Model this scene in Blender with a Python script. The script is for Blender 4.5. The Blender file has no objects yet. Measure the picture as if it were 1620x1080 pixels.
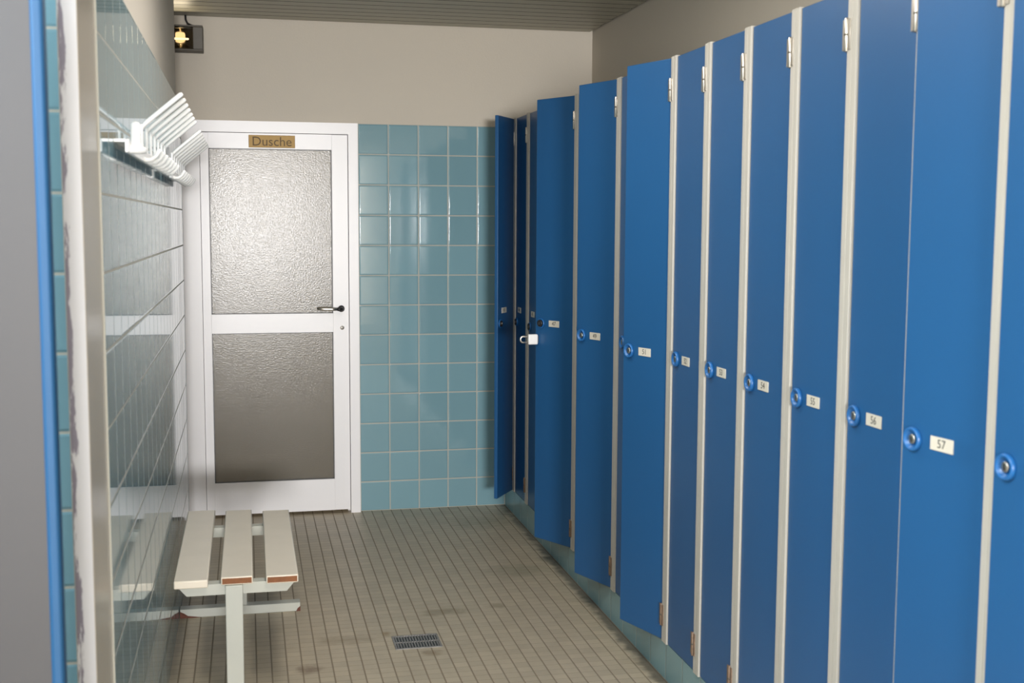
import bpy, bmesh, math, random
from mathutils import Vector, Matrix, Euler

random.seed(7)
sc = bpy.context.scene
COL = sc.collection
PI = math.pi

# ------------------------------------------------------------------ measures
H_CEIL = 2.4715          # ceiling
Y_BACK = 6.102           # back wall, tile face
X_LEFT = -0.269          # left wall, tile face
X_RIGHT = 1.772          # right wall
X_LOCK = 1.312           # locker fronts
Z_LOCK0, Z_LOCK1 = 0.122, 2.002
PITCH = 0.152            # wall tile module
Z_TILE = 13 * PITCH      # top of the back wall tiles

# ------------------------------------------------------------------ materials
def new_mat(name):
    m = bpy.data.materials.new(name)
    m.use_nodes = True
    nt = m.node_tree
    b = nt.nodes['Principled BSDF']
    return m, nt, b

def N(nt, kind, **kw):
    n = nt.nodes.new(kind)
    for k, v in kw.items():
        setattr(n, k, v)
    return n

def lk(nt, a, b):
    nt.links.new(a, b)

def math_node(nt, op, a, b=None, c=None):
    n = N(nt, 'ShaderNodeMath', operation=op)
    for i, v in enumerate((a, b, c)):
        if v is None:
            continue
        if isinstance(v, (int, float)):
            n.inputs[i].default_value = v
        else:
            lk(nt, v, n.inputs[i])
    return n.outputs[0]

def mix_col(nt, fac, a, b, blend='MIX'):
    n = N(nt, 'ShaderNodeMix', data_type='RGBA', blend_type=blend)
    if isinstance(fac, (int, float)):
        n.inputs[0].default_value = fac
    else:
        lk(nt, fac, n.inputs[0])
    for i, v in ((6, a), (7, b)):
        if isinstance(v, (tuple, list)):
            n.inputs[i].default_value = (v[0], v[1], v[2], 1)
        else:
            lk(nt, v, n.inputs[i])
    return n.outputs[2]

def smooth(nt, v, lo, hi, o0=0.0, o1=1.0):
    n = N(nt, 'ShaderNodeMapRange', interpolation_type='SMOOTHSTEP')
    lk(nt, v, n.inputs[0])
    n.inputs[1].default_value = lo
    n.inputs[2].default_value = hi
    n.inputs[3].default_value = o0
    n.inputs[4].default_value = o1
    return n.outputs[0]

def noise(nt, scale, detail=3, vec=None, rough=0.5):
    n = N(nt, 'ShaderNodeTexNoise')
    n.inputs['Scale'].default_value = scale
    n.inputs['Detail'].default_value = detail
    n.inputs['Roughness'].default_value = rough
    if vec is None:
        g = N(nt, 'ShaderNodeNewGeometry')
        vec = g.outputs['Position']
    lk(nt, vec, n.inputs['Vector'])
    return n.outputs['Fac']

def plain(name, col, rough=0.5, metal=0.0, spec=0.5, var=0.06, vscale=6.0, bump=0.0, bscale=200.0, coat=0.0):
    m, nt, b = new_mat(name)
    d = tuple(max(0, c * (1 - var)) for c in col)
    u = tuple(min(1, c * (1 + var)) for c in col)
    lk(nt, mix_col(nt, noise(nt, vscale), d, u), b.inputs['Base Color'])
    b.inputs['Roughness'].default_value = rough
    b.inputs['Metallic'].default_value = metal
    b.inputs['Specular IOR Level'].default_value = spec
    b.inputs['Coat Weight'].default_value = coat
    if bump > 0:
        bp = N(nt, 'ShaderNodeBump')
        bp.inputs['Strength'].default_value = bump
        bp.inputs['Distance'].default_value = 0.002
        lk(nt, noise(nt, bscale, 2), bp.inputs['Height'])
        lk(nt, bp.outputs[0], b.inputs['Normal'])
    return m

def tile_mat(name, u, v, pu, pv, ou, ov, gu, gv, tile, grout, rough, grough, round_w, depth, var=0.05, stains=None, spec=0.5, speckle=0.0):
    """u, v: world axes 0..2; pu, pv: modules; ou, ov: a grout line's place; gu, gv: grout widths."""
    m, nt, b = new_mat(name)
    g = N(nt, 'ShaderNodeNewGeometry')
    s = N(nt, 'ShaderNodeSeparateXYZ')
    lk(nt, g.outputs['Position'], s.inputs[0])
    masks, heights, cells = [], [], []
    for ax, p, o, gw in ((u, pu, ou, gu), (v, pv, ov, gv)):
        t = math_node(nt, 'DIVIDE', math_node(nt, 'SUBTRACT', s.outputs[ax], o), p)
        cells.append(math_node(nt, 'FLOOR', t))
        f = math_node(nt, 'FRACT', t)
        d = math_node(nt, 'MULTIPLY', math_node(nt, 'MINIMUM', f, math_node(nt, 'SUBTRACT', 1.0, f)), p)
        masks.append(smooth(nt, d, gw * 0.5 - 0.0003, gw * 0.5 + 0.0007))
        heights.append(smooth(nt, d, gw * 0.3, gw * 0.5 + round_w))
    mask = math_node(nt, 'MULTIPLY', masks[0], masks[1])
    hgt = math_node(nt, 'MULTIPLY', heights[0], heights[1])
    cv = N(nt, 'ShaderNodeCombineXYZ')
    lk(nt, cells[0], cv.inputs[0]); lk(nt, cells[1], cv.inputs[1])
    wn = N(nt, 'ShaderNodeTexWhiteNoise', noise_dimensions='3D')
    lk(nt, cv.outputs[0], wn.inputs['Vector'])
    d = tuple(c * (1 - var) for c in tile)
    up = tuple(min(1, c * (1 + var)) for c in tile)
    tc = mix_col(nt, wn.outputs['Value'], d, up)
    if speckle > 0:
        tc = mix_col(nt, math_node(nt, 'MULTIPLY', smooth(nt, noise(nt, 9.0, 5, rough=0.65), 0.42, 0.68), speckle), tc, tuple(c * 0.6 for c in tile))
    col = mix_col(nt, mask, grout, tc)
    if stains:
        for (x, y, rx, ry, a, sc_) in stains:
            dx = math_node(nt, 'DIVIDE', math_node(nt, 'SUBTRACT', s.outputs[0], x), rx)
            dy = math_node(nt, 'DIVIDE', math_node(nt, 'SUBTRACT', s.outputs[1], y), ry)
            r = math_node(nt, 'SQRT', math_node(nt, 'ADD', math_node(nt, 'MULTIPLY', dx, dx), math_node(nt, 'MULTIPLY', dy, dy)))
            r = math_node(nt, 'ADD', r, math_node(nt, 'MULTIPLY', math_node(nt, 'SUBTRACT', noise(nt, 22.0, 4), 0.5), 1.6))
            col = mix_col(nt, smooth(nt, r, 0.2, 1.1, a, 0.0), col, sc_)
    lk(nt, col, b.inputs['Base Color'])
    rg = N(nt, 'ShaderNodeMapRange')
    lk(nt, mask, rg.inputs[0])
    rg.inputs[3].default_value = grough
    rg.inputs[4].default_value = rough
    lk(nt, rg.outputs[0], b.inputs['Roughness'])
    b.inputs['Specular IOR Level'].default_value = spec
    wob = math_node(nt, 'MULTIPLY', noise(nt, 14.0, 2), 0.03)
    bp = N(nt, 'ShaderNodeBump')
    bp.inputs['Strength'].default_value = 1.0
    bp.inputs['Distance'].default_value = depth
    lk(nt, math_node(nt, 'ADD', hgt, wob), bp.inputs['Height'])
    lk(nt, bp.outputs[0], b.inputs['Normal'])
    return m

TILE = (0.195, 0.345, 0.405)
GROUT = (0.42, 0.41, 0.36)
X0 = 0.7059 - 2 * PITCH
M = {}
M['tile_back'] = tile_mat('blue_tile_back', 0, 2, PITCH, PITCH, X0, Z_TILE, 0.005, 0.005, TILE, GROUT, 0.06, 0.6, 0.006, 0.0013)
M['tile_left'] = tile_mat('blue_tile_left', 1, 2, PITCH, PITCH, 2.42, 1.534, 0.004, 0.005, TILE, GROUT, 0.05, 0.7, 0.004, 0.0006)
M['tile_near'] = tile_mat('blue_tile_near', 0, 2, PITCH, PITCH, -0.29, 1.534, 0.005, 0.005, TILE, GROUT, 0.12, 0.7, 0.006, 0.002)
M['tile_plinth'] = tile_mat('blue_tile_plinth', 1, 2, PITCH, PITCH, 2.38, 0.13, 0.003, 0.004, (0.19, 0.33, 0.36), (0.30, 0.31, 0.28), 0.2, 0.7, 0.004, 0.001)
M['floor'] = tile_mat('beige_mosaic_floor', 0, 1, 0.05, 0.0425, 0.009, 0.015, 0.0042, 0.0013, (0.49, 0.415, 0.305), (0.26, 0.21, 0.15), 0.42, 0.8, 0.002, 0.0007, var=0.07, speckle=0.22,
    stains=[(0.72, 4.42, 0.11, 0.06, 0.55, (0.20, 0.15, 0.08)), (0.93, 4.45, 0.06, 0.035, 0.45, (0.20, 0.15, 0.08)),
            (0.60, 3.99, 0.05, 0.035, 0.6, (0.20, 0.13, 0.06)), (0.33, 4.18, 0.13, 0.06, 0.4, (0.22, 0.16, 0.09)),
            (0.18, 3.92, 0.05, 0.05, 0.7, (0.16, 0.10, 0.06)), (0.47, 4.22, 0.02, 0.03, 0.6, (0.24, 0.15, 0.05)),
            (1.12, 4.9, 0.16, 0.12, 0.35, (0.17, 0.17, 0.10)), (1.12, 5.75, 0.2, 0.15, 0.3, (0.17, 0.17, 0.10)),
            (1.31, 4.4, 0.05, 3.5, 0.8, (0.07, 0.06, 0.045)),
            (-0.24, 4.62, 0.10, 0.03, 0.5, (0.14, 0.05, 0.03))])
M['plaster'] = plain('cream_plaster', (0.59, 0.54, 0.465), 0.85, var=0.03, vscale=1.5, bump=0.25, bscale=140)
M['plaster_white'] = plain('white_plaster', (0.74, 0.69, 0.61), 0.85, var=0.03)
M['ceiling'] = plain('grey_ceiling_panel', (0.44, 0.42, 0.345), 0.45, var=0.03)
M['dark_gap'] = plain('dark_gap', (0.02, 0.02, 0.02), 0.9)
M['blue'] = plain('blue_laminate', (0.014, 0.092, 0.245), 0.38, var=0.05, vscale=2.5, bump=0.05, bscale=500)
M['blue_bright'] = plain('bright_blue_plastic', (0.003, 0.060, 0.155), 0.55)
M['blue_lock'] = plain('blue_lock_plastic', (0.016, 0.125, 0.36), 0.3)
M['post'] = plain('cream_carcass', (0.50, 0.475, 0.425), 0.45, var=0.04)
M['steel'] = plain('nickel_steel', (0.62, 0.58, 0.52), 0.32, metal=1.0, var=0.1, vscale=60)
M['rusty'] = plain('rusted_steel', (0.26, 0.18, 0.13), 0.65, metal=0.5, var=0.5, vscale=70)
M['rust'] = plain('red_rust', (0.13, 0.045, 0.03), 0.85, var=0.5, vscale=90)
M['plate'] = plain('ivory_plastic', (0.66, 0.62, 0.53), 0.4)
M['ink'] = plain('black_ink', (0.03, 0.03, 0.03), 0.6)
M['black'] = plain('black_plastic', (0.015, 0.014, 0.016), 0.4)
M['white_paint'] = plain('white_door_paint', (0.86, 0.85, 0.87), 0.32, var=0.015)
M['white_metal'] = plain('white_enamelled_metal', (0.88, 0.88, 0.88), 0.25, var=0.02)
M['brass'] = plain('brass_plate', (0.30, 0.18, 0.04), 0.5, metal=0.2, var=0.08)
M['brass_dark'] = plain('dark_engraving', (0.10, 0.055, 0.012), 0.6)
M['slat'] = plain('cream_painted_wood', (0.80, 0.72, 0.60), 0.30, var=0.05, vscale=12)
M['wood_end'] = plain('bare_brown_wood', (0.23, 0.085, 0.03), 0.7, var=0.35, vscale=60)
M['bench_paint'] = plain('pale_grey_paint', (0.50, 0.51, 0.46), 0.4, var=0.05)
M['jamb_side'] = plain('greige_satin_paint', (0.40, 0.36, 0.305), 0.22, var=0.05)
M['panel_grey'] = plain('grey_laminate', (0.045, 0.0425, 0.045), 0.5, var=0.06, vscale=3)
M['housing'] = plain('grey_brown_metal', (0.085, 0.075, 0.06), 0.5, var=0.15, vscale=30)
M['reflector'] = plain('bright_reflector', (0.85, 0.72, 0.50), 0.12, metal=1.0)
M['drain'] = plain('weathered_steel', (0.26, 0.25, 0.24), 0.5, metal=0.3, var=0.4, vscale=40)
M['shower_wall'] = plain('beige_shower_tile', (0.50, 0.44, 0.34), 0.4, var=0.1)

# scratched white jamb front
def scratched():
    m, nt, b = new_mat('scratched_white_paint')
    g = N(nt, 'ShaderNodeNewGeometry')
    s = N(nt, 'ShaderNodeSeparateXYZ')
    lk(nt, g.outputs['Position'], s.inputs[0])
    mp = N(nt, 'ShaderNodeMapping')
    mp.inputs['Scale'].default_value = (60, 1, 9)
    lk(nt, g.outputs['Position'], mp.inputs[0])
    n = noise(nt, 1.0, 5, mp.outputs[0], 0.7)
    near = smooth(nt, s.outputs[0], -0.301, -0.284, 0.17, -0.15)
    low = smooth(nt, s.outputs[2], 1.0, 1.5, 0.0, -0.03)
    v = math_node(nt, 'ADD', math_node(nt, 'ADD', n, near), low)
    k = smooth(nt, v, 0.56, 0.63)
    lk(nt, mix_col(nt, k, (0.47, 0.47, 0.49), (0.16, 0.145, 0.18)), b.inputs['Base Color'])
    b.inputs['Roughness'].default_value = 0.4
    return m
M['scratched'] = scratched()

# obscured (pebbled) door glass
def glass():
    m, nt, b = new_mat('obscured_glass')
    b.inputs['Base Color'].default_value = (0.41, 0.37, 0.295, 1)
    b.inputs['Transmission Weight'].default_value = 0.75
    b.inputs['Roughness'].default_value = 0.20
    b.inputs['Specular IOR Level'].default_value = 0.022
    b.inputs['IOR'].default_value = 1.5
    bp = N(nt, 'ShaderNodeBump')
    bp.inputs['Strength'].default_value = 0.34
    bp.inputs['Distance'].default_value = 0.002
    a = noise(nt, 145.0, 2, rough=0.55)
    lk(nt, a, bp.inputs['Height'])
    lk(nt, bp.outputs[0], b.inputs['Normal'])
    return m
M['glass'] = glass()
def bulb():
    m, nt, b = new_mat('glowing_bulb')
    b.inputs['Base Color'].default_value = (0.9, 0.8, 0.6, 1)
    b.inputs['Emission Color'].default_value = (1.0, 0.80, 0.50, 1)
    b.inputs['Emission Strength'].default_value = 1.6
    return m
M['bulb'] = bulb()
def clear():
    m, nt, b = new_mat('lamp_glass')
    b.inputs['Base Color'].default_value = (0.95, 0.93, 0.88, 1)
    b.inputs['Transmission Weight'].default_value = 1.0
    b.inputs['Roughness'].default_value = 0.08
    b.inputs['IOR'].default_value = 1.2
    return m
M['lamp_glass'] = clear()

# ------------------------------------------------------------------ mesh kit
class MB:
    """Collects shapes with material slots and links them as one mesh object."""
    def __init__(self):
        self.bm = bmesh.new()
        self.mats = []
    def slot(self, m):
        if m not in self.mats:
            self.mats.append(m)
        return self.mats.index(m)
    def take(self, faces, m, smooth_=False):
        i = self.slot(m)
        for f in faces:
            f.material_index = i
            f.smooth = smooth_
    def box(self, x0, x1, y0, y1, z0, z1, m, bev=0.0, seg=2, face_mats=None):
        r = bmesh.ops.create_cube(self.bm, size=1.0)
        vs = r['verts']
        for v in vs:
            v.co = Vector((x0 + (v.co.x + .5) * (x1 - x0), y0 + (v.co.y + .5) * (y1 - y0), z0 + (v.co.z + .5) * (z1 - z0)))
        fs = list({f for v in vs for f in v.link_faces})
        self.take(fs, m)
        if face_mats:
            for f in fs:
                f.normal_update()
                for (ax, sgn), mm in face_mats.items():
                    if f.normal[ax] * sgn > 0.9:
                        f.material_index = self.slot(mm)
        if bev > 0:
            es = list({e for v in vs for e in v.link_edges})
            r = bmesh.ops.bevel(self.bm, geom=es, offset=bev, segments=seg, profile=0.5, affect='EDGES')
            for f in r['faces']:
                f.smooth = True
        return self
    def prism(self, pts, axis, a0, a1, m, smooth_=False):
        """pts: 2D outline; axis 0/1/2 is the extrusion axis; the other two axes in order take the outline."""
        def P(p, a):
            o = [0, 0, 0]
            o[axis] = a
            k = [i for i in range(3) if i != axis]
            o[k[0]], o[k[1]] = p
            return Vector(o)
        lo = [self.bm.verts.new(P(p, a0)) for p in pts]
        hi = [self.bm.verts.new(P(p, a1)) for p in pts]
        fs = [self.bm.faces.new(lo), self.bm.faces.new(hi)]
        n = len(pts)
        for i in range(n):
            fs.append(self.bm.faces.new((lo[i], lo[(i + 1) % n], hi[(i + 1) % n], hi[i])))
        bmesh.ops.recalc_face_normals(self.bm, faces=fs)
        self.take(fs, m, smooth_)
        return self
    def lathe(self, prof, origin, axis_dir, m, seg=24, cap=True):
        """prof: list of (radius, height) along axis_dir from origin."""
        ax = Vector(axis_dir).normalized()
        t = ax.orthogonal().normalized()
        b = ax.cross(t)
        o = Vector(origin)
        rings = []
        for r, h in prof:
            ring = []
            for i in range(seg):
                a = 2 * PI * i / seg
                ring.append(self.bm.verts.new(o + ax * h + (t * math.cos(a) + b * math.sin(a)) * max(r, 1e-5)))
            rings.append(ring)
        fs = []
        for k in range(len(rings) - 1):
            for i in range(seg):
                fs.append(self.bm.faces.new((rings[k][i], rings[k][(i + 1) % seg], rings[k + 1][(i + 1) % seg], rings[k + 1][i])))
        if cap:
            fs.append(self.bm.faces.new(rings[0]))
            fs.append(self.bm.faces.new(rings[-1]))
        bmesh.ops.recalc_face_normals(self.bm, faces=fs)
        self.take(fs, m, True)
        return self
    def tube(self, pts, r, m, seg=12):
        pts = [Vector(p) for p in pts]
        rings = []
        prev = None
        for i, p in enumerate(pts):
            d = (pts[min(i + 1, len(pts) - 1)] - pts[max(i - 1, 0)]).normalized()
            t = d.orthogonal().normalized() if prev is None else (prev - d * prev.dot(d)).normalized()
            prev = t
            b = d.cross(t)
            rr = r[i] if isinstance(r, (list, tuple)) else r
            rings.append([self.bm.verts.new(p + (t * math.cos(2 * PI * k / seg) + b * math.sin(2 * PI * k / seg)) * rr) for k in range(seg)])
        fs = []
        for a, c in zip(rings[:-1], rings[1:]):
            for k in range(seg):
                fs.append(self.bm.faces.new((a[k], a[(k + 1) % seg], c[(k + 1) % seg], c[k])))
        fs.append(self.bm.faces.new(rings[0])); fs.append(self.bm.faces.new(rings[-1]))
        bmesh.ops.recalc_face_normals(self.bm, faces=fs)
        self.take(fs, m, True)
        return self
    def add_text(self, body, size, mat_world, m, depth=0.0004):
        cu = bpy.data.curves.new('lettering', 'FONT')
        cu.body = body
        cu.size = size
        cu.align_x = 'CENTER'
        cu.align_y = 'CENTER'
        cu.extrude = depth
        cu.resolution_u = 3
        ob = bpy.data.objects.new('lettering', cu)
        COL.objects.link(ob)
        dg = bpy.context.evaluated_depsgraph_get()
        me = bpy.data.meshes.new_from_object(ob.evaluated_get(dg))
        bpy.data.objects.remove(ob)
        bpy.data.curves.remove(cu)
        me.transform(mat_world)
        old = set(self.bm.faces)
        self.bm.from_mesh(me)
        bpy.data.meshes.remove(me)
        self.take([f for f in self.bm.faces if f not in old], m)
        return self
    def build(self, name, parent=None):
        me = bpy.data.meshes.new(name)
        self.bm.to_mesh(me)
        self.bm.free()
        for m in self.mats:
            me.materials.append(m)
        o = bpy.data.objects.new(name, me)
        COL.objects.link(o)
        if parent is not None:
            o.parent = parent
        return o

def structure(o):
    o['kind'] = 'structure'
    return o

def thing(name, label, cat, loc=(0, 0, 0), rotz=0.0, group=None):
    o = bpy.data.objects.new(name, None)
    o.empty_display_size = 0.1
    COL.objects.link(o)
    o.location = loc
    o.rotation_euler = (0, 0, rotz)
    tag(o, label, cat, group)
    return o

def tag(o, label, cat, group=None):
    o['label'] = label
    o['category'] = cat
    if group:
        o['group'] = group
    return o

def link_copy(o, parent=None, name=None):
    c = o.copy()
    if name:
        c.name = name
    COL.objects.link(c)
    if parent is not None:
        c.parent = parent
    return c

# ------------------------------------------------------------------ the room
Y_FRONT = -9.2
structure(MB().box(-1.6, X_RIGHT + .12, Y_FRONT, Y_BACK + .05, -0.1, 0.0, M['floor']).build('floor'))

# ceiling of long boards running across the room, with a dark slot along the right wall
cb = MB()
cb.box(-1.6, X_RIGHT + .12, Y_FRONT, Y_BACK + .12, H_CEIL + 0.03, H_CEIL + 0.10, M['dark_gap'])
y = Y_BACK
while y > Y_FRONT:
    cb.box(-1.6, X_RIGHT - 0.010 - random.uniform(0, 0.012), max(y - 0.0965, Y_FRONT), y - 0.0005, H_CEIL, H_CEIL + 0.03, M['ceiling'], 0.0025, 1)
    y -= 0.0985
structure(cb.build('ceiling'))

# back wall: tile cladding right and left of the door, plaster above
DX0, DX1 = -0.302, 0.551       # door opening incl. frame
DZ1 = 1.975
wb = MB()
wb.box(DX1, X_RIGHT, Y_BACK, Y_BACK + .02, 0, Z_TILE, M['tile_back'])
wb.box(-1.6, DX0, Y_BACK, Y_BACK + .02, 0, Z_TILE, M['tile_back'])
wb.box(DX1, X_RIGHT + .12, Y_BACK + .009, Y_BACK + .12, Z_TILE, H_CEIL + .03, M['plaster'])
wb.box(-1.6, DX0, Y_BACK + .009, Y_BACK + .12, Z_TILE, H_CEIL + .03, M['plaster'])
wb.box(DX0, DX1, Y_BACK + .009, Y_BACK + .12, DZ1 - .01, H_CEIL + .03, M['plaster'])
wb.box(DX1, X_RIGHT + .12, Y_BACK + .02, Y_BACK + .12, 0, Z_TILE, M['plaster'])
wb.box(-1.6, DX0, Y_BACK + .02, Y_BACK + .12, 0, Z_TILE, M['plaster'])
structure(wb.build('wall_back'))

structure(MB().box(X_RIGHT, X_RIGHT + .12, Y_FRONT, Y_BACK + .009, 0, H_CEIL + .03, M['plaster']).build('wall_right'))

# left wall: tiles to about two metres, plaster above, ending before the back wall
LY0, LY1 = 2.42, 5.39
wl = MB()
wl.box(X_LEFT - .016, X_LEFT, LY0, LY1, 0, 1.990, M['tile_left'], face_mats={(1, 1): M['plate'], (2, 1): M['plate']})
wl.box(-0.42, X_LEFT - .016, LY0, LY1 - .004, 0, H_CEIL + .03, M['plaster'])
structure(wl.build('wall_left'))
# short wall facing the camera, left of the opening
wn = MB()
wn.box(-1.5, -0.42, 2.47, 2.60, 0, H_CEIL + .03, M['plaster'], face_mats={(1, -1): M['tile_near']})
wn.box(-0.42, -0.306, 2.40, 2.47, 0, H_CEIL + .03, M['tile_near'])
structure(wn.build('wall_near'))
structure(MB().box(-1.6, -1.5, Y_FRONT, Y_BACK + .009, 0, H_CEIL + .03, M['plaster']).build('wall_far_left'))
# opening lining: scratched white front, satin reveal
tr = MB()
tr.box(-0.306, -0.2725, 2.175, 2.42, 0, H_CEIL + .0, M['jamb_side'], 0.0015, 1, face_mats={(1, -1): M['scratched']})
structure(tr.build('trim_1'))
# tiled plinth under the lockers
structure(MB().box(X_LOCK + .002, X_RIGHT, 1.30, Y_BACK, 0, Z_LOCK0, M['tile_plinth']).build('baseboard_right'))

# shower room behind the glass door
sh = MB()
sh.box(-1.0, 1.2, 7.7, 7.8, 0, 2.5, M['shower_wall'])
sh.box(-1.1, -1.0, Y_BACK + .12, 7.8, 0, 2.5, M['shower_wall'])
sh.box(1.2, 1.3, Y_BACK + .12, 7.8, 0, 2.5, M['shower_wall'])
sh.box(-1.1, 1.3, Y_BACK + .12, 7.8, 2.5, 2.6, M['plaster_white'])
structure(sh.build('wall_shower'))
structure(MB().box(-1.1, 1.3, Y_BACK + .05, 7.8, -0.1, 0.0, M['shower_wall']).build('floor_shower'))

# ------------------------------------------------------------------ the glass door
yb = Y_BACK
fr = MB()
fr.prism([(DX0, 0), (DX0, DZ1), (DX1, DZ1), (DX1, 0), (0.503, 0), (0.503, 1.920), (-0.217, 1.920), (-0.217, 0)], 1, yb - .024, yb + .10, M['white_paint'])
fr.box(-0.217, -0.205, yb + .03, yb + .09, 0, 1.92, M['white_paint'])
fr.box(0.491, 0.503, yb + .03, yb + .09, 0, 1.92, M['white_paint'])
door = structure(fr.build('door_1'))
lf = MB()
LX0, LX1, LZ0, LZ1 = -0.2155, 0.5005, 0.016, 1.9175
gx0, gx1 = -0.174, 0.4205
panes = [(1.027, 1.842), (0.178, 0.932)]
ly0, ly1 = yb - .014, yb + .028
lf.box(LX0, gx0, ly0, ly1, LZ0, LZ1, M['white_paint'], .002)
lf.box(gx1, LX1, ly0, ly1, LZ0, LZ1, M['white_paint'], .002)
lf.box(gx0 - .003, gx1 + .003, ly0 + .0006, ly1, LZ0, 0.178, M['white_paint'])
lf.box(gx0 - .003, gx1 + .003, ly0 + .0006, ly1, 0.932, 1.027, M['white_paint'])
lf.box(gx0 - .003, gx1 + .003, ly0 + .0006, ly1, 1.842, LZ1, M['white_paint'])
leaf = lf.build('door_leaf', door)
for z0, z1 in panes:
    p = MB().box(gx0 + .001, gx1 - .001, yb + .002, yb + .008, z0 + .001, z1 - .001, M['glass']).build('glass_pane', leaf)
    p['label'] = 'pebbled obscured glass pane'
    s = MB()
    for a in ((gx0, gx0 + .004, z0, z1), (gx1 - .004, gx1, z0, z1)):
        s.box(a[0], a[1], yb - .006, yb + .0015, a[2], a[3], M['black'])
    for a in ((z0, z0 + .004), (z1 - .004, z1)):
        s.box(gx0, gx1, yb - .006, yb + .0015, a[0], a[1], M['black'])
    s.build('glazing_gasket', leaf)
hd = MB()
hx, hz = 0.462, 1.050
hd.lathe([(0.0, 0), (.016, 0), (.017, .004), (.012, .009), (.009, .014)], (hx, ly0, hz), (0, -1, 0), M['black'], 20)
hd.tube([(hx, ly0 - .012, hz), (hx, ly0 - .034, hz), (hx - .004, ly0 - .044, hz), (hx - .016, ly0 - .048, hz), (hx - .024, ly0 - .048, hz)], [.010, .010, .010, .0095, .008], M['black'])
hd.tube([(hx - .022, ly0 - .048, hz), (hx - .05, ly0 - .048, hz + .001), (hx - .09, ly0 - .047, hz + .002), (hx - .118, ly0 - .044, hz + .003), (hx - .122, ly0 - .043, hz + .003)], [.008, .009, .009, .008, .004], M['steel'])
hd.build('door_handle', leaf)['label'] = 'dark lever handle with pale grip'
MB().lathe([(0, 0), (.009, 0), (.010, .002), (.009, .003)], (0.466, ly0, 0.953), (0, -1, 0), M['steel'], 18).box(0.4643, 0.4677, ly0 - .0036, ly0 - .0028, 0.944, 0.960, M['black']).build('keyhole', leaf)

# sign on the door
sg = MB()
sx0, sx1, sz0, sz1 = 0.018, 0.2425, 1.8475, 1.9085
sg.box(sx0, sx1, ly0 - .004, ly0, sz0, sz1, M['brass'], .001, 1)
T = Matrix.Translation(((sx0 + sx1) / 2, ly0 - .0042, (sz0 + sz1) / 2 - .002)) @ Matrix.Rotation(PI / 2, 4, 'X') @ Matrix.Diagonal((1.0, 1.0, 1.0, 1))
sg.add_text('Dusche', 0.064, T, M['brass_dark'])
tag(sg.build('door_sign'), 'small brass sign lettered Dusche on the top rail of the white glass door', 'sign')

# ------------------------------------------------------------------ lockers
P0, LP = 1.895, 0.284
DOOR_W, DOOR_T = 0.236, 0.018
def make_carcass(w):
    """local: x=0 the front, y=0 the near outer face, z=0 the plinth top"""
    h = Z_LOCK1 - Z_LOCK0
    d = X_RIGHT - X_LOCK - .006
    b = MB()
    t = 0.0215
    b.box(-.005, d, 0.0004, t, 0, h, M['post'], .0015, 1)
    b.box(-.005, d, w - t, w - .0004, 0, h, M['post'], .0015, 1)
    b.box(0.022, d, t, w - t, 0, .018, M['post'])
    b.box(0.022, d, t, w - t, h - .018, h, M['post'])
    b.box(d - .008, d, t, w - t, .018, h - .018, M['post'])
    b.box(0.03, d - .008, t, w - t, 1.55, 1.566, M['post'])
    return b
carc = make_carcass(LP).build('carcass')
hook_h = Z_LOCK1 - Z_LOCK0
def make_door(w):
    b = MB()
    b.box(0, DOOR_T, 0, w, 0.003, hook_h - .003, M['blue'], .0025, 2)
    return b
def lock_cup():
    b = MB()
    # raised cup ring with a dark keyway in the middle, axis towards the room (-x)
    b.lathe([(.0235, 0), (.0245, .004), (.023, .009), (.0205, .0105), (.0175, .008), (.0155, .002), (.0001, .0015)], (0, 0, 0), (-1, 0, 0), M['blue_lock'], 28)
    b.lathe([(.0001, .0016), (.0098, .0016), (.0098, .006), (.0085, .007), (.0001, .007)], (0, 0, 0), (-1, 0, 0), M['steel'], 20)
    b.box(-.0075, -.0068, -.0012, .0012, -.006, .006, M['black'])
    return b
def dark_lock():
    b = MB()
    b.lathe([(.0215, 0), (.022, .004), (.019, .007), (.0165, .004), (.0001, .003)], (0, 0, 0), (-1, 0, 0), M['blue_lock'], 28)
    b.lathe([(.0001, .0031), (.015, .0031), (.015, .010), (.0125, .012), (.0001, .012)], (0, 0, 0), (-1, 0, 0), M['black'], 20)
    b.box(-.0128, -.0118, -.0012, .0012, -.006, .006, M['steel'])
    return b
def make_hinge(m):
    b = MB()
    b.lathe([(.001, -.037), (.0045, -.0365), (.0052, -.035), (.0052, .035), (.0045, .0365), (.001, .037)], (0, 0, 0), (0, 0, 1), m, 14)
    b.lathe([(.0058, -.002), (.0058, .002)], (0, 0, 0), (0, 0, 1), M['housing'], 14)
    b.box(-.0016, .0014, -.017, 0, -.034, .034, m, .0006, 1)
    b.box(-.0016, .0014, 0, .0165, -.034, .034, m, .0006, 1)
    return b
hinge_top = make_hinge(M['steel']).build('hinge')
hinge_low = make_hinge(M['rusty']).build('hinge')
door_std = make_door(DOOR_W).build('door')
lock_a = lock_cup().build('lock')
lock_b = dark_lock().build('lock')
protos = [carc, hinge_top, hinge_low, door_std, lock_a, lock_b]

def number_plate(txt):
    b = MB()
    b.box(-.0022, 0, -.032, .032, -.0135, .0135, M['plate'], .0006, 1)
    # lettering read from the room: text right = -y
    R = Matrix(((0, 0, -1, -.0023), (-1, 0, 0, 0), (0, 1, 0, 0), (0, 0, 0, 1)))
    b.add_text(txt, 0.024, R, M['ink'], 0.0002)
    return b

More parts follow.
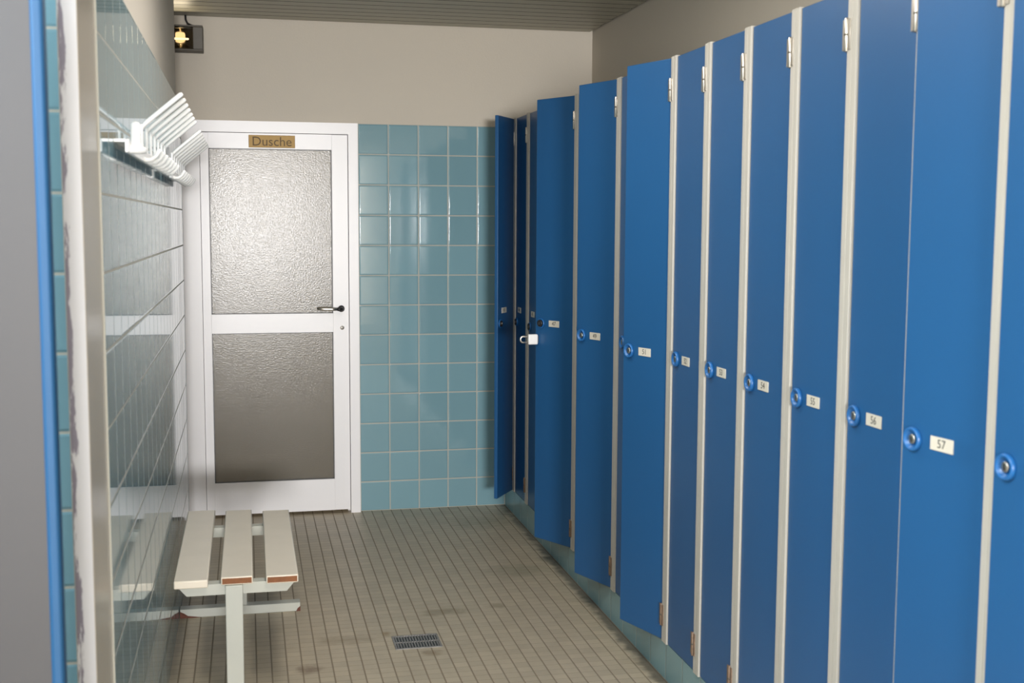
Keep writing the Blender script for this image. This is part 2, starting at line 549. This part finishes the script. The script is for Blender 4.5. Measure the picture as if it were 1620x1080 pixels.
LOCKERS = [
  # post index, door angle, plate text, label
  (-1, 4.5,  '58', 'blue locker cut off by the right edge of the picture, beyond plate 57'),
  (0, 7.9,   '57', 'blue locker with its door slightly ajar, large white plate reading 57'),
  (1, 0,     '56', 'closed blue locker half covered by the ajar door of locker 57, just left of it'),
  (2, 0,     '55', 'closed blue locker with top hinge showing, second to the left of locker 57'),
  (3, 0,     '54', 'closed blue locker, third to the left of locker 57'),
  (4, 0,     '53', 'closed blue locker, fourth to the left of locker 57'),
  (5, 0,     '52', 'closed narrow-looking dark blue locker directly right of the nearest door that swings out'),
  (6, 19.0,  '51', 'bright blue locker with its door swung out, nearest of the three half-open ones'),
  (7, 0,     '50', 'blue locker hidden behind the nearest swung-out door, only its post showing'),
  (8, 20.6,  '49', 'blue locker with its door swung out, middle one of the three half-open ones'),
  (9, 0,     '48', 'blue locker hidden behind the middle swung-out door, only its edge showing'),
  (10, 28.0, '47', 'blue locker with its door swung out, padlock at the edge, farthest of three half-open ones'),
  (11, 0,    '46', 'blue locker wholly behind the farthest of the three swung-out doors'),
  (12, 0,    '45', 'shaded blue locker showing as a sliver beside the farthest swung-out door, dark lock'),
  (13, 0,    '44', 'very dark shaded blue locker, closed, between two pale posts near the back wall'),
  (14, 147.3,'43', 'last blue locker by the tiled back wall, door folded wide open towards the room'),
]
GROUP = 'blue lockers along the right wall'
for (k, ang, txt, lab) in LOCKERS:
    y0 = P0 + LP * k
    w = LP
    last = (k == 14)
    root = thing('locker', lab, 'locker', (X_LOCK, y0, Z_LOCK0), 0, GROUP)
    if last:
        y0 = P0 + LP * 14
        make_carcass(Y_BACK - y0 - .002).build('carcass', root)
        d = make_door(0.225).build('door', root)
    else:
        link_copy(carc, root, 'carcass')
        d = link_copy(door_std, root, 'door')
    dw = 0.225 if last else DOOR_W
    hy = 0.0238
    d.location = (0.0, hy, 0)
    d.rotation_euler = (0, 0, math.radians(ang))
    for (hm, z, lab2) in ((hinge_top, 1.900, None), (hinge_low, 0.211, 'rusty lower hinge')):
        h = link_copy(hm, root, 'hinge')
        h.location = (-.0058, hy - .001, z - Z_LOCK0)
        if lab2:
            h['label'] = lab2
    far = k >= 12
    lk_ = link_copy(lock_b if (far or k == 10) else lock_a, d, 'lock')
    zl = (0.993 if far else 1.060) - Z_LOCK0
    lk_.location = (0.0003, dw - (.030 if far else .056 if k in (7, 9) else .036), zl)
    if far or k == 10:
        lk_['label'] = 'black cylinder lock'
    pl = number_plate(txt).build('number_plate', d)
    pl.location = (0.0002, dw - (.085 if far else .118), (1.056 if far else 1.062) - Z_LOCK0)
for o in protos:
    bpy.data.objects.remove(o)

# padlock at the edge of the farthest swung-out door
px, py, pz = 1.195, 4.966, 0.990
pd = thing('padlock', 'small white padlock with grey shackle at the edge of a swung-out blue door', 'padlock', (px, py, pz))
MB().box(-.030, .012, -.024, -.003, -.022, .022, M['white_metal'], .005, 3).build('body', pd)
sp = [(-.028, -.0135, .013), (-.050, -.0135, .013)]
for i in range(7):
    a = PI / 2 - PI * i / 6
    sp.append((-.050 - .013 * math.cos(a) * 1.0, -.0135, .013 * math.sin(a)))
sp += [(-.028, -.0135, -.013)]
MB().tube(sp, .0042, M['steel'], 10).build('shackle', pd)
MB().box(.006, .020, -.016, -.001, -.014, .016, M['housing'], .001, 1).build('hasp', pd)

# ------------------------------------------------------------------ bench
ZT = 0.365
BY = 4.25
bench = thing('bench', 'low slatted cream bench on two pedestals against the left tiled wall', 'bench', (-0.048, BY, 0))
def slat(x0, x1, y0, y1, endm):
    b = MB()
    b.box(x0 + .048, x1 + .048, y0 - BY, y1 - BY, ZT - .026, ZT, M['slat'], .004, 2, face_mats={(1, -1): endm, (1, 1): endm})
    return b
slat(-0.240, -0.136, 3.785, 4.730, M['slat']).build('slat', bench)
s2 = slat(-0.097, 0.002, 3.802, 4.710, M['wood_end']).build('slat', bench); s2['label'] = 'cream slat with worn brown end'
s3 = slat(0.043, 0.144, 3.790, 4.680, M['wood_end']).build('slat', bench); s3['label'] = 'cream slat with worn brown end, on the room side'
for yy, near in ((3.845, True), (4.565, False)):
    y_ = yy - BY
    ped = MB().prism([(-.186, ZT - .0265), (.186, ZT - .0265), (.156, ZT - .062), (-.156, ZT - .062)], 1, y_ - .020, y_ + .020, M['bench_paint']).build('crossbar', bench)
    if near:
        lg = MB().box(-.036, .018, y_ - .050, y_ - .0205, 0.0, ZT - .0265, M['bench_paint'], .003, 2)
        lg.box(-.036, .018, y_ - .022, y_ - .012, ZT - .060, ZT - .0285, M['bench_paint'])
        lg.build('leg', bench)
    else:
        MB().box(-.0275, .0275, y_ - .02, y_ + .02, 0.034, ZT - .061, M['bench_paint'], .003, 2).build('leg', bench)
        ft = MB().box(-.219, .226, y_ - .024, y_ + .022, 0.0, 0.034, M['bench_paint'], .002, 1, face_mats={(0, 1): M['rusty']})
        ft.prism([(-.2193, .0003), (-.2193, .026), (-.205, .019), (-.190, .008), (-.165, .0045), (-.140, .0003)], 1, y_ - .0246, y_ - .0235, M['rust'])
        ft.prism([(.2263, .0003), (.2263, .02), (.216, .012), (.21, .0003)], 1, y_ - .0246, y_ - .0235, M['rust'])
        ft.build('foot', bench)

# ------------------------------------------------------------------ coat racks on the left wall
def hook(y, zb=1.713):
    b = MB()
    # flat stem on the rail, long prong upwards into the room, short hook below
    b.box(-.2465, -.2395, y - .006, y + .006, 1.628, 1.716, M['white_metal'], .002, 2)
    b.tube([(-.243, y, 1.706), (-.236, y, 1.7165), (-.222, y, 1.7285), (-.150, y, 1.7885), (-.146, y, 1.7915)], [.0055, .006, .006, .006, .0035], M['white_metal'], 10)
    b.tube([(-.243, y, 1.634), (-.234, y, 1.630), (-.222, y, 1.631), (-.211, y, 1.640), (-.203, y, 1.654), (-.2015, y, 1.657)], [.0055, .006, .006, .006, .006, .0035], M['white_metal'], 10)
    return b
def rack(label, y0, y1, ys, bracket):
    r = thing('coat_rack', label, 'coat rack', (X_LEFT, (y0 + y1) / 2, 1.64), 0, 'white coat racks on the left wall')
    off = Vector((X_LEFT, (y0 + y1) / 2, 1.64))
    def put(b, n):
        for v in b.bm.verts:
            v.co -= off
        return b.build(n, r)
    rb = MB()
    rb.box(-.2465, -.2385 + .0, y0, y1, 1.626, 1.654, M['white_metal'], .002, 2)
    rb.box(-.2685, -.240, y0 + .002, y1 - .002, 1.648, 1.654, M['white_metal'])
    put(rb, 'rail')
    for yy in ys:
        put(hook(yy), 'hook')
    for yy in bracket:
        bb = MB()
        bb.lathe([(.001, -.006), (.021, -.005), (.023, 0), (.022, .006), (.013, .011), (.0105, .016), (.0105, .056), (.006, .061), (.001, .062)], (-.228, yy, 1.632), (0, 0, 1), M['white_metal'], 22)
        put(bb, 'bracket')
    return r
rack('white metal coat rack with long upturned prongs, nearer one, above the bench end', 2.66, 4.02, [3.06 + .137 * i for i in range(7)], [2.71])
rack('white metal coat rack with long upturned prongs, farther one, next to the white door', 4.14, 5.18, [4.27 + .137 * i for i in range(7)], [])

# ------------------------------------------------------------------ floodlight high on the back wall
fl = thing('floodlight', 'small grey-brown floodlight high on the back wall above the white door', 'lamp', (-0.27, Y_BACK, 2.355))
hb = MB()
hb.box(-.105, .083, -.085, .0085, -.060, -.052, M['housing'], .002, 1)
hb.box(-.105, .083, -.085, .0085, .052, .060, M['housing'], .002, 1)
hb.box(-.105, -.090, -.085, .0085, -.053, .053, M['housing'], .002, 1)
hb.box(.036, .083, -.085, .0085, -.053, .053, M['housing'], .003, 2)
hb.box(-.105, .083, -.010, .0085, -.055, .055, M['housing'])
hb.build('housing', fl)
rf = MB()
n = 12
pr = []
for i in range(n + 1):
    a = -PI / 2 + PI * i / n
    pr.append((-.078 + .062 * math.cos(a) * 1.0, .046 * math.sin(a)))
outer = [(.030 - .0, .050), (.030, -.050)]
rf.prism([(-.088, -.050), (-.060, -.040), (-.040, -.022), (-.032, 0), (-.040, .022), (-.060, .040), (-.088, .050), (-.088, .052), (-.03, .026), (-.024, 0), (-.03, -.026), (-.088, -.052)], 0, -.020, -.018, M['reflector'])
rf.bm.clear()
# trough reflector, open to the room
ys = [(-.080, .048), (-.055, .046), (-.035, .036), (-.022, .020), (-.017, 0), (-.022, -.020), (-.035, -.036), (-.055, -.046), (-.080, -.048)]
ys2 = [(a + .002, b_ * 1.03) for a, b_ in reversed(ys)]
rf.prism(ys + ys2, 0, -.088, .034, M['reflector'], True)
rf.build('reflector', fl)
MB().lathe([(.003, -.055), (.005, -.052), (.005, .020), (.003, .024)], (-.008, -.040, 0), (1, 0, 0), M['bulb'], 14).build('bulb', fl)
MB().box(-.088, .034, -.0835, -.0805, -.050, .050, M['lamp_glass']).build('cover_glass', fl)
MB().tube([(-.0, -.012, H_CEIL - 2.355 + .01), (.002, -.012, .095), (.010, -.014, .078), (.028, -.018, .068), (.048, -.024, .062), (.060, -.03, .058)], .0048, M['black'], 10).build('cable', fl)

# ------------------------------------------------------------------ floor drain
dr = thing('floor_drain', 'small rectangular metal drain grate set in the beige floor tiles', 'drain', (0.567, 4.11, 0.0))
MB().box(-.083, .083, -.068, -.060, -.004, .0035, M['drain'], .001, 1).box(-.083, .083, .060, .068, -.004, .0035, M['drain'], .001, 1).box(-.083, -.075, -.0605, .0605, -.004, .0035, M['drain'], .001, 1).box(.075, .083, -.0605, .0605, -.004, .0035, M['drain'], .001, 1).box(-.076, .076, -.061, .061, -.004, .0006, M['black']).build('frame', dr)
gr = MB()
for i in range(15):
    x = -.070 + .010 * i
    gr.box(x - .0024, x + .0024, -.060, .060, .0006, .003, M['drain'])
gr.box(-.075, .075, -.003, .003, .0007, .0032, M['drain'])
gr.build('grate', dr)

# ------------------------------------------------------------------ grey partition with blue edge, at the left
pt = thing('partition_panel', 'grey laminate partition with bright blue edge strip at the left edge of the picture', 'partition', (-0.9, 1.86, 0))
pxe = -0.2775 + 0.9
MB().box(.25, pxe - .016, -.013, .013, .12, 2.05, M['panel_grey'], .001, 1).build('panel', pt)
bp_ = MB()
bp_.box(pxe - .019, pxe, -.0165, .0165, .11, 2.06, M['blue_bright'], .006, 3)
bp_.build('edge_strip', pt)['label'] = 'bright blue edge strip'
for fx in (.33, .54):
    MB().lathe([(.028, 0), (.028, .006), (.011, .010), (.011, .121)], (fx, 0, 0), (0, 0, 1), M['steel'], 18).build('foot', pt)

# ------------------------------------------------------------------ light
w = bpy.data.worlds.new('world')
sc.world = w
w.use_nodes = True
bg = w.node_tree.nodes['Background']
bg.inputs[0].default_value = (0.97, 0.97, 1.0, 1)
bg.inputs[1].default_value = 0.5

def area(name, loc, rot, sx, sy, power, col):
    l = bpy.data.lights.new(name, 'AREA')
    l.shape = 'RECTANGLE'
    l.size, l.size_y = sx, sy
    l.energy = power
    l.color = col
    o = bpy.data.objects.new(name, l)
    COL.objects.link(o)
    o.location = loc
    o.rotation_euler = rot
    return o
# daylight window behind the camera, unseen fills added here and in the shower room
area('window_daylight', (0.10, -9.0, 1.50), (PI / 2, 0, 0), 1.6, 0.8, 1080, (1.0, 0.985, 0.97))
area('fill_right', (-0.1, 1.2, H_CEIL - .14), (0, math.radians(-48), 0), 0.30, 1.5, 23, (1.0, 0.95, 0.88))  # added unseen fill, tilted to brighten the upper right wall and lockers
area('fill_near_left', (-1.1, 0.9, H_CEIL - .02), (0, 0, 0), 0.35, 1.2, 105, (0.74, 0.88, 1.0))  # added unseen fill, cool, to lift the shaded tile strip behind the partition
area('floodlight_beam', (-0.30, Y_BACK - .10, 2.355), (-PI / 2, 0, 0), 0.10, 0.08, 0.4, (1.0, 0.84, 0.58))
area('fill_deep', (0.45, 3.4, H_CEIL - .02), (0, 0, 0), 0.35, 1.5, 22, (1.0, 0.95, 0.88))  # added unseen fill from above, brightens bench slats and floor
area('shower_fill', (0.1, 7.0, 2.45), (0, 0, 0), 0.6, 0.6, 4, (1.0, 0.93, 0.8))  # added dim fill, unseen, for what shows through the door glass

# ------------------------------------------------------------------ camera
f_px, yaw, pitch, roll, cam_h = 1895.92, 0.2176811, 0.0978084, 0.0044997, 1.48005
cy, sy, cp, sp_ = math.cos(yaw), math.sin(yaw), math.cos(pitch), math.sin(pitch)
fw = Vector((sy * cp, cy * cp, -sp_)); rt = Vector((cy, -sy, 0)); up = rt.cross(fw)
cr, sr = math.cos(roll), math.sin(roll)
r2 = rt * cr + up * sr
u2 = -rt * sr + up * cr
cam = bpy.data.cameras.new('camera')
co = bpy.data.objects.new('camera', cam)
COL.objects.link(co)
co.matrix_world = Matrix(((r2.x, u2.x, -fw.x, 0), (r2.y, u2.y, -fw.y, 0), (r2.z, u2.z, -fw.z, cam_h), (0, 0, 0, 1)))
cam.sensor_fit = 'HORIZONTAL'
cam.sensor_width = 22.2
cam.lens = f_px / 1620 * 22.2
cam.clip_start = 0.02
cam.dof.use_dof = True
cam.dof.focus_distance = 5.2
cam.dof.aperture_fstop = 3.5
sc.camera = co

sc.view_settings.view_transform = 'Standard'
sc.view_settings.look = 'None'
sc.view_settings.gamma = 1
sc.view_settings.use_curve_mapping = False
sc.view_settings.exposure = 0.0
sc.cycles.sample_clamp_indirect = 6
sc.cycles.caustics_reflective = False
sc.cycles.caustics_refractive = False
